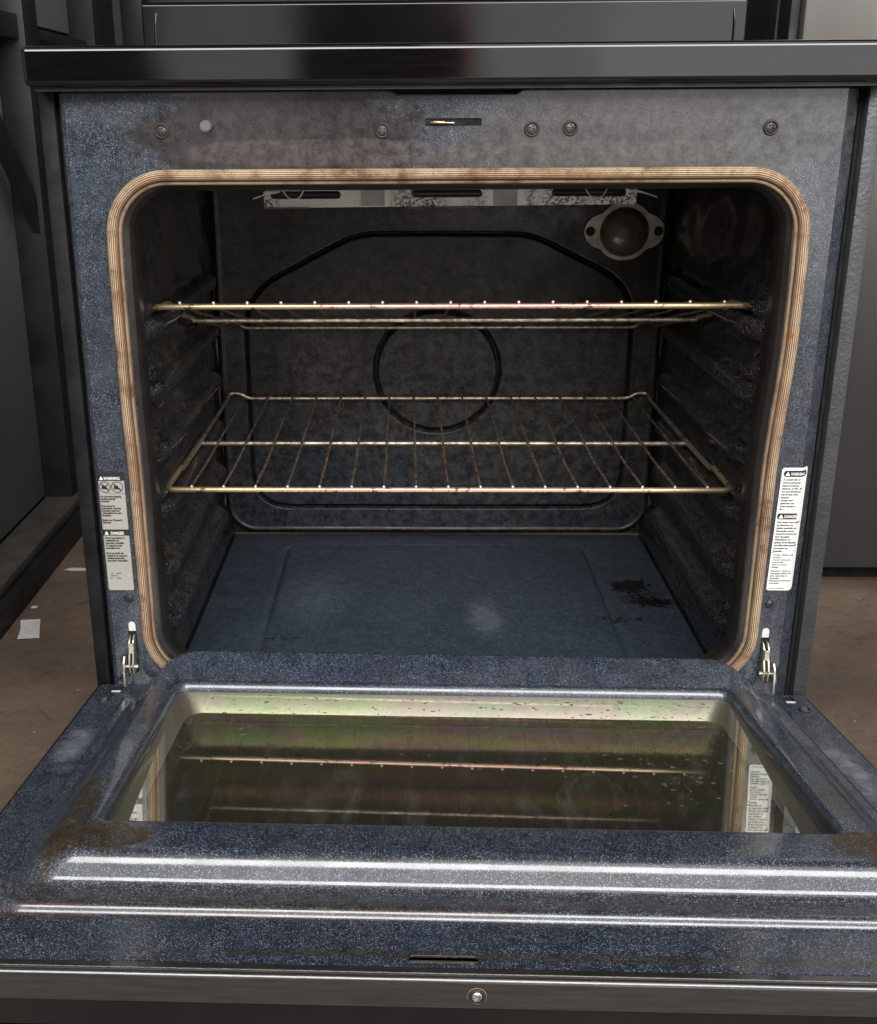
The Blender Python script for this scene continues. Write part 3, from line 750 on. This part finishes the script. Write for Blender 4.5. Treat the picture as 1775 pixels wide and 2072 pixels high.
# warning labels
M_lab = simple('label_white', (.70, .69, .645), .35, 0, .06, 40)
m, t = newmat('label_worn')
wr = t.mapr(t.noise(t.obj, 160, 5, .7), .62, .70)
setp(t, t.mix(wr, t.mix(t.noise(t.obj, 40, 4), (.34, .33, .29), (.44, .42, .37)), (.75, .74, .70)), .25, .25, .5)
M_lab2 = m
M_ink = simple('ink', (.02, .02, .022), .4, 0, .1, 40)
M_ink2 = simple('faded_ink', (.05, .05, .055), .5, 0, .5, 200)
M_hd = simple('label_paper_print', (.78, .77, .74), .4, 0, .05, 40)
def face_y(x): 
    if x > XR: return (x-XR)*.0125/.0145
    if x < XL: return (XL-x)*.0028/.004
    return 0
def lab(name, cx, shear, z0, z1, x0, x1, m_, parent, r=.002, off=.0008):
    """label sheet: x0..x1 measured from a slanting centre line"""
    def X(x, z): return x + shear*(z-z1)
    bm = bmesh.new(); n = 26
    pts = rrect(x0, x1, z0, z1, r, 4)
    nx = [x0, x1]
    g = {}
    cols = sorted(set([x0, x0+r*.3, x0+r, x1-r, x1-r*.3, x1] + [x0+(x1-x0)*k/20 for k in range(1, 20)]))
    def zlim(x):
        d = min(x-x0, x1-x)
        return r-math.sqrt(max(0, r*r-(r-d)**2)) if d < r else 0
    NR = 24 if z1-z0 > .02 else 3
    for i, x in enumerate(cols):
        zl = zlim(x)
        for j in range(NR+1):
            z = z0+zl + (z1-z0-2*zl)*j/NR
            xx = X(x, z); g[i, j] = bm.verts.new((xx, face_y(xx)-off, z))
    for i in range(len(cols)-1):
        for j in range(NR): bm.faces.new((g[i, j], g[i+1, j], g[i+1, j+1], g[i, j+1]))
    return from_bm(name, bm, m_, parent, False)
def label_unit(side):
    rootx = None
    if side > 0:
        x0, x1, z0, z1, sh = .3240, .3512, .3395, .4720, .018
        body = lab('warning_label', 0, sh, z0, z1, x0, x1, M_lab, None, .0025); child(body)
        body['label'] = 'white label on the right of the frame with warning text in English and French'
        fn = lambda off: (lambda x, z: (x+sh*(z-z1), face_y(x+sh*(z-z1))-off, z))
        def bar(zt, zb, txt, sz, xa, xb):
            b = lab('header_bar', 0, sh, zb, zt, xa, xb, M_ink, body, .0024, .0012)
            for v in b.data.vertices: v.co.x += sh*(zt-z1)
            t1 = text_mesh(txt, sz, xa+.0068, zb+.0017, fn(.0019), bold=.00010, xs=.70)
            tri = bpy.data.meshes.new('tri')
            f = fn(.0016)
            tri.from_pydata([f(xa+.0014, zb+.0012), f(xa+.0062, zb+.0012), f(xa+.0038, zt-.0010)], [], [(0, 1, 2)])
            join_meshes('header_lettering', [t1, tri], M_hd, body)
        bar(.4690, .4626, 'WARNING', .0042, x0+.0020, x1-.0016)
        bar(.4240, .4176, 'DANGER', .0044, x0+.0010, x1-.0046)
        ts = [text_mesh("To avoid risk of\nserious personal\ninjury, property\ndamage, or fire, do\nnot use aluminum\nfoil to line oven\nbottom.\nGrease and\nspillovers can\nignite causing a\nfire.", .0026, x0+.0022, .4588, fn(.0013), bold=.00009, line=1.2),
              text_mesh("Pour \u00e9viter tout risque\nde blessures, de\nd\u00e9g\u00e2ts mat\u00e9riels ou\nd'incendie, ne pas\nrecouvrir le fond du\nfour de papier\nd'aluminium. La\ngraisse et les liquides\nqui d\u00e9bordent peuvent\nprovoquer un\nincendie.", .0025, x0+.0018, .4136, fn(.0013), bold=.00010, line=1.245),
              text_mesh("Caution : Before self\ncleaning\nremove racks, pans\nand utensils.\nRemove excess\nspillage.", .0024, x0+.0022, .3783, fn(.0013), bold=.00004, line=1.12),
              text_mesh("Attention : Avant un\nnettoyage enlever les\ngrils, casseroles et\nustensiles.\nNettoyez les aliments\nrenvers\u00e9s.", .0024, x0+.0018, .3606, fn(.0013), bold=.00006, line=1.12),
              text_mesh("Part No. 20-60018-01", .0017, x0+.0030, .3415, fn(.0013), bold=.00004)]
        ln = bpy.data.meshes.new('ln'); f = fn(.0013)
        ln.from_pydata([f(x0, .3816), f(x1-.001, .3816), f(x1-.001, .3820), f(x0, .3820)], [], [(0, 1, 2, 3)]); ts.append(ln)
        join_meshes('lettering', ts, M_ink2, body)
    else:
        x0, x1, z0, z1, sh = -.3568, -.3292, .3372, .4662, -.018
        sh = -.006
        body = lab('warning_label', 0, sh, z0, z1, x0+.0010, x1, M_lab2, None, .0018); child(body)
        body['label'] = 'worn silver-grey label on the left of the frame with two crossed-out pictograms'
        fn = lambda off: (lambda x, z: (x+sh*(z-z1), face_y(x+sh*(z-z1))-off, z))
        def bar(zt, zb, txt, sz, xa, xb, r, tx):
            b = lab('header_bar', 0, sh, zb, zt, xa, xb, M_ink, body, r, .0012)
            for v in b.data.vertices: v.co.x += sh*(zt-z1)
            t1 = text_mesh(txt, sz, xa+tx, zb+.0012, fn(.0016), bold=.00008, xs=.76)
            tri = bpy.data.meshes.new('tri'); f = fn(.0016)
            tri.from_pydata([f(xa+.0022, zb+.0012), f(xa+.0064, zb+.0012), f(xa+.0043, zb+.0050)], [], [(0, 1, 2)])
            join_meshes('header_lettering', [t1, tri], M_hd, body)
        bar(z1+.0006, .4576, 'WARNING', .0044, x0+.0006, x1+.0004, .002, .0068)
        bar(.4050, .3985, 'DANGER', .0044, x0+.0008, x1+.0004, .0004, .0085)
        ts = []; f = fn(.0013)
        for cx in (x0+.0078, x0+.0202):
            p = [Vector(f(cx+.0056*math.cos(2*PI*k/30), .4510+.0056*math.sin(2*PI*k/30))) for k in range(30)]
            o = tube('tmpring', p, .00035, M_ink, None, True, 6); ts.append(o.data); bpy.data.objects.remove(o)
            sm = bpy.data.meshes.new('q')
            sm.from_pydata([f(cx-.0043, .4546), f(cx-.0036, .4552), f(cx+.0043, .4474), f(cx+.0036, .4468)], [], [(0, 1, 2, 3)]); ts.append(sm)
            sm = bpy.data.meshes.new('q')                       # small stove tipping over / foot on its door
            pts = [(-.0036, -.0022), (-.0030, .0012), (-.0016, .0026), (-.0006, .0012), (.0010, .0016), (.0008, -.0004), (.0030, -.0016), (.0030, -.0026)]
            sm.from_pydata([f(cx+a, .4510+b) for a, b in pts], [], [tuple(range(len(pts)))]); ts.append(sm)
            sm = bpy.data.meshes.new('q'); sm.from_pydata([f(cx+a, .4510+b) for a, b in [(.0012, .0), (.0022, .0002), (.0032, .003), (.0022, .0032)]], [], [(0, 1, 2, 3)])
            if cx < -.345: ts.append(sm)
        ln = bpy.data.meshes.new('ln')
        ln.from_pydata([f(x0+.0012, .4436), f(x1, .4436), f(x1, .4439), f(x0+.0012, .4439)], [], [(0, 1, 2, 3)]); ts.append(ln)
        ts += [text_mesh("-To prevent tipping\n install anti-tip\n bracket.\n\n-If product is\n relocated, anti-tip\n bracket must be\n reinstalled to new\n location.\n\n-Refer to Owner's\n Manual.", .0025, x0+.0016, .4400, fn(.0013), bold=.00012, line=1.02, xs=1.1),
               text_mesh("-Pour emp\u00eacher la\n cuisini\u00e8re de\n basculer, installer\n le support anti-\n basculement.\n\n-Si le produit est\n d\u00e9plac\u00e9, le support\n antibasculement\n doit \u00eatre r\u00e9install\u00e9.", .0026, x0+.0022, .3950, fn(.0013), bold=.00012, line=1.08, xs=1.05),
               text_mesh("voir     guide\nmanuel\nde      l'utilis.", .0022, x0+.0045, .3560, fn(.0013), bold=.00002, line=1.25)]
        join_meshes('lettering', ts, M_ink, body)
label_unit(1); label_unit(-1)

# ------------------------------------------------------------------ the door
DA, DT, ZH = .1578, -.0119, .2219
D = sub('oven_door', RG)
D.matrix_parent_inverse = Matrix.Translation((0, -.3, -FZ))
D.location = (0, 0, ZH); D.rotation_euler = (-DA, -DT, 0)
HP = .026
def hump(d): return .0215*max(0, min(1, (.050-d)/.034))
def dring(x, db, df, r, h, rb=None, hm=True, n=10):
    """x half width, db rear d, df front d (d grows towards the viewer)"""
    pts = []
    for px, pd in rrect(-x, x, -df, -db, r, n, r*.6 if rb is None else rb):
        pts.append((px, pd, h + (hump(-pd) if hm else 0)))
    return pts
# flange sheet with hinge and latch slots
def rs(x0, x1, d0, d1, r, n=6): return [(u, v) for u, v in rrect(x0, x1, -d1, -d0, r, n)]
fl_outer = rs(-.3725, .3725, .0005, .4508, .006)
hole_in = rrect(-.3400, .3400, -.4065, -.0035, .044, 10, .028)
slots = [rs(-.0455, -.0010, .4410, .4468, .0028), rs(-.3585, -.3475, -.006, .020, .004) if False else rs(-.3575, -.3455, .004, .019, .0045), rs(.3475, .3595, .004, .019, .0045)]
flange = plate('flange', fl_outer, [hole_in]+slots, .001, M_door, D, lambda u, v, w: (u, v, -.0005+w))
box('latch_pocket', -.0475, .001, -.4490, -.4395, -.016, -.0040, simple('pocket_brown', (.10, .075, .05), .5, .3), D, 0)
tube('slot_rim', [Vector((u, v, .0002)) for u, v in rs(-.0458, -.0007, .4407, .4471, .0030)], .00045, M_dark, D, True, 6)
for s in (-1, 1): box('hinge_pocket', s*.3525-.008, s*.3525+.008, -.0220, -.002, -.02, -.0016, M_void, D, 0)
for xx in (-.3515, .3535): 
    o = box('slot_end', xx-.0050, xx+.0050, -.0215, -.0165, -.0014, .0004, M_tab, D, .001)
P = [(.3405, .0032, .4080, .046, -.0008, 0), (.3375, .0034, .4040, .046, -.0004, 0), (.3345, .0042, .4012, .046, .0058, 0), (.3240, .0060, .3785, .044, .0048, 0),
     (.3010, .0130, .3700, .038, HP, 1), (.2830, .0480, .3370, .018, HP, 1), (.2785, .0530, .3275, .014, HP-.0003, 1), (.2764, .0560, .3230, .011, HP-.0030, 1), (.2756, .0578, .3221, .011, HP-.0075, 1)]
PRAD = [0, .003, .0042, .009, .014, .006, .004, .004, 0]
# values: half width, rear d, front d, corner radius, height, hump flag
PR = round_profile([p[:5]+(p[5]*.001,) for p in P], PRAD, 8)
PR = [tuple(p[:5])+(p[5]/.001,) for p in PR]
rings = [dring(p[0], p[1], p[2], p[3], p[4] + (0), None, False) for p in PR]
for rg, p in zip(rings, PR):
    k = max(0, min(1, p[5]))
    for i, q in enumerate(rg): rg[i] = (q[0], q[1], q[2] + k*hump(-q[1])*sstep(.335, .30, abs(q[0])))
ho = lambda d: .0178-.080*(d-.06)
hi = lambda d: -.0010-.065*(d-.06)
fl_ = lambda x, y: x*(1+.022*sstep(.06, .33, -y))
rings.append([(fl_(q[0], q[1]), q[1], ho(-q[1])-.0012) for q in rings[-1]])
liner = loft('liner', rings, M_door, D, sharp=None)
# window: outer pane, well, inner pane
win = sub('window', D)
g1 = [(fl_(px, pd), pd, ho(-pd)) for px, pd in rrect(-.2758, .2758, -.3235, -.0570, .011, 6)]
raw('outer_pane', g1, [tuple(range(len(g1)))], M_glass1, win, False)
wells = []
for x, db, df, r, f in ((.2760, .0560, .3245, .012, .03), (.2738, .0600, .3215, .014, .22), (.2655, .0685, .3140, .016, .93), (.2645, .0695, .3130, .016, 1.0)):
    wells.append([(fl_(px, pd), pd, ho(-pd)*(1-f)+hi(-pd)*f) for px, pd in rrect(-x, x, -df, -db, r, 10)])
loft('window_well', wells, M_well, win, sharp=50)
g2 = [(fl_(px, pd), pd, hi(-pd)+.0008) for px, pd in rrect(-.2655, .2655, -.3145, -.0685, .016, 6)]
raw('inner_pane', g2, [tuple(range(len(g2)))], M_glass2, win, False)
# water droplets on the pane
bm = bmesh.new()
for k in range(360):
    if random.random() < .75: px, pd = random.uniform(-.26, .26), .066 + abs(random.gauss(0, .055))
    else: px, pd = random.gauss(.2, .03), random.uniform(.07, .25)
    if pd > .31 or abs(px) > .265: continue
    r = random.uniform(.0004, .0013)*(1.3 if random.random() < .15 else 1)
    mt = Matrix.Translation((px, -pd, ho(pd)+.0001)) @ Matrix.Diagonal((r*random.uniform(.8, 2.6), r*.8, r*.4, 1))
    bmesh.ops.create_icosphere(bm, subdivisions=1, radius=1.0, matrix=mt)
dm, t = newmat('droplet'); setp(t, (.05, .05, .045), .05, 0, .8)
o = from_bm('water_droplets', bm, dm, win); o['kind'] = 'stuff'
# outer skin of the door, end trim and side edges
bm = bmesh.new(); add_box(bm, -.3760, .3760, -.4612, -.4520, -.0225, -.0010, .0034, 4)
wn(from_bm('end_trim', bm, M_trim, D, sharp=None))
for s_ in (-1, 1):
    xa, xb = sorted((s_*.3760, s_*.3730)); box('side_trim', xa, xb, -.4515, -.001, -.0225, -.0012, M_trim, D, .0008)
bm = bmesh.new(); add_box(bm, -.3775, .3775, -.4570, .0020, -.0620, -.0420, .003, 2)
add_box(bm, -.3775, .3775, -.4570, -.4470, -.0418, -.0230, .001, 1)
for s_ in (-1, 1):
    xa, xb = sorted((s_*.3775, s_*.3690)); add_box(bm, xa, xb, -.4465, .0020, -.0418, -.0230, .001, 1)
from_bm('outer_panel', bm, M_black, D)
bm = bmesh.new(); add_box(bm, -.372, .372, -.4575, -.4516, -.0012, .0000, .0004, 1)
from_bm('trim_ledge', bm, M_trim, D)
def endf(c): # local screw plane (x, -h, z) -> end face of the door (faces -y in door space)
    return (c.x, -.4612+c.y, c.z)
sc = screw(-.0030, -.0125, .0036, mat=M_screwbright, parent=D, fn=endf, rot=.8)
tube('rust_ring', [Vector((-.003+.0058*math.cos(2*PI*k/24), -.4611, -.0125+.0056*math.sin(2*PI*k/24))) for k in range(24)], .0004, simple('rust', (.20, .11, .06), .7, 0, .5, 300), sc, True, 6)
for xx, dd in ((-.3570, .0448), (.3597, .0395)):
    f = lambda c, xx=xx, dd=dd: (xx+c.x, -dd+c.z, -c.y)
    screw(0, 0, .0042, mat=M_screw, parent=D, fn=f, washer=True, rot=.7)

# hinges: arm plates from the frame slots into the door
def hinge(s, x):
    h = sub('hinge', RG)
    def pl(name, pts, xo, th, mt):
        vs = []; n = len(pts)
        for q in (0, 1):
            for (yy, zz) in pts: vs.append((xo + (th*q), yy, zz))
        fs = [tuple(range(n)), tuple(range(2*n-1, n-1, -1))] + [(i, (i+1) % n, n+(i+1) % n, n+i) for i in range(n)]
        bm = bmesh.new(); bv = [bm.verts.new(v) for v in vs]
        for f_ in fs: bm.faces.new([bv[i] for i in f_])
        bmesh.ops.bevel(bm, geom=bm.edges[:], offset=.0003, segments=1, affect='EDGES')
        return from_bm(name, bm, mt, h)
    z0 = .301 if s < 0 else .2965
    # pale tab in the top of the slot
    tb = [(x+.0036*math.cos(a), z0-.0042+.0036*math.sin(a)) for a in [PI*k/8 for k in range(9)]] + [(x-.0036, z0-.0115), (x+.0036, z0-.0115)]
    plate('tab', tb, [], .001, M_tab, h, lambda u, v, w: (u, .0012+w, v))
    a = [(.012, z0-.016), (-.002, z0-.0165), (-.0075, z0-.022), (-.0085, z0-.032), (-.014, z0-.044), (-.012, z0-.056), (.004, z0-.058), (.010, z0-.045)]
    pl('arm', a, x-.0030, .0016, M_zinc); pl('arm', [(p[0]-.001, p[1]+.001) for p in a], x+.0012, .0016, M_zinc)
    b = [(-.004, z0-.038), (-.010, z0-.036), (-.0145, z0-.042), (-.0165, z0-.052), (-.0170, z0-.068), (-.012, z0-.072), (-.004, z0-.066), (.001, z0-.050)]
    pl('hook', b, x + s*.0080-.0008, .0018, M_zinc)
    c_ = [(-.001, z0-.018), (-.0088, z0-.024), (-.0100, z0-.034), (-.0090, z0-.034), (-.0070, z0-.024), (-.001, z0-.020)]
    bm = bmesh.new(); 
    add_box(bm, x-.0026, x+.0026, -.0100, -.0085, z0-.033, z0-.0215, .0003, 1)
    from_bm('bridge', bm, M_zinc, h)
    tube('rivet', [(x-.005, -.006, z0-.050), (x+s*.009, -.006, z0-.050)] if s > 0 else [(x+.005, -.006, z0-.050), (x-.009, -.006, z0-.050)], .0022, M_zinc, h, seg=12)
hinge(-1, -.3345); hinge(1, .3270)

# ------------------------------------------------------------------ racks (they rest inside: things of their own)
def rack(name, label, z0, y0, slope):
    ry = .395
    root = thing(name, label, 'oven rack', (0, y0, z0), 'wire racks in the oven')
    root.rotation_euler = (-slope, 0, 0)
    X = .3165; R = .0033
    fp = smooth_path([(-X+.004, .185, 0), (-X+.003, .070, 0), (-X+.006, .056, .008), (-X+.0045, .040, .006), (-X, .018, .0), (-X, 0, 0), (X, 0, 0), (X, .018, 0), (X-.0045, .040, .006), (X-.006, .056, .008), (X-.003, .070, 0), (X-.004, .185, 0)], [.01, .012, .010, .01, .012, .013, .013, .012, .01, .010, .012, .01], False, 5)
    tube('front_wire', fp, R, M_wire, root, seg=10)
    bp = smooth_path([(-X+.004, .185, 0), (-X+.0045, ry-.012, .001), (-X+.006, ry, .008), (-X+.022, ry, .008), (-X+.034, ry, 0), (X-.034, ry, 0), (X-.022, ry, .008), (X-.006, ry, .008), (X-.0045, ry-.012, .001), (X-.004, .185, 0)], [.01, .012, .010, .008, .010, .010, .008, .010, .012, .01], False, 5)
    tube('rear_wire', bp, .0029, M_wireback, root, seg=10)
    tube('support_wire', [(-X+.005, .182, -.0030), (X-.005, .182, -.0030)], .0031, M_wireback, root, seg=10)
    for k in range(17):
        x = -.2875 + .0360*k
        p = smooth_path([(x, -.0005, R+.0008), (x, .012, R+.0005), (x+random.uniform(-.001, .001), .10, R-.003), (x, .182, R-.0005), (x, .30, R-.001), (x, ry+.001, R)], .03, False, 4)
        tube('rod', p, .00145, M_rod, root, seg=7)
        bm = bmesh.new(); bmesh.ops.create_icosphere(bm, subdivisions=2, radius=.0017, matrix=Matrix.Translation((x, -.0010, R+.0008)))
        o = from_bm('rod_end', bm, M_rodend, root)
    return root
rack('oven_rack', 'upper wire rack tilted down towards the back of the oven', .6124, .1159, .250)
rack('oven_rack', 'lower wire rack lying level across the oven below the round pressing', .4054, .1159, 0)
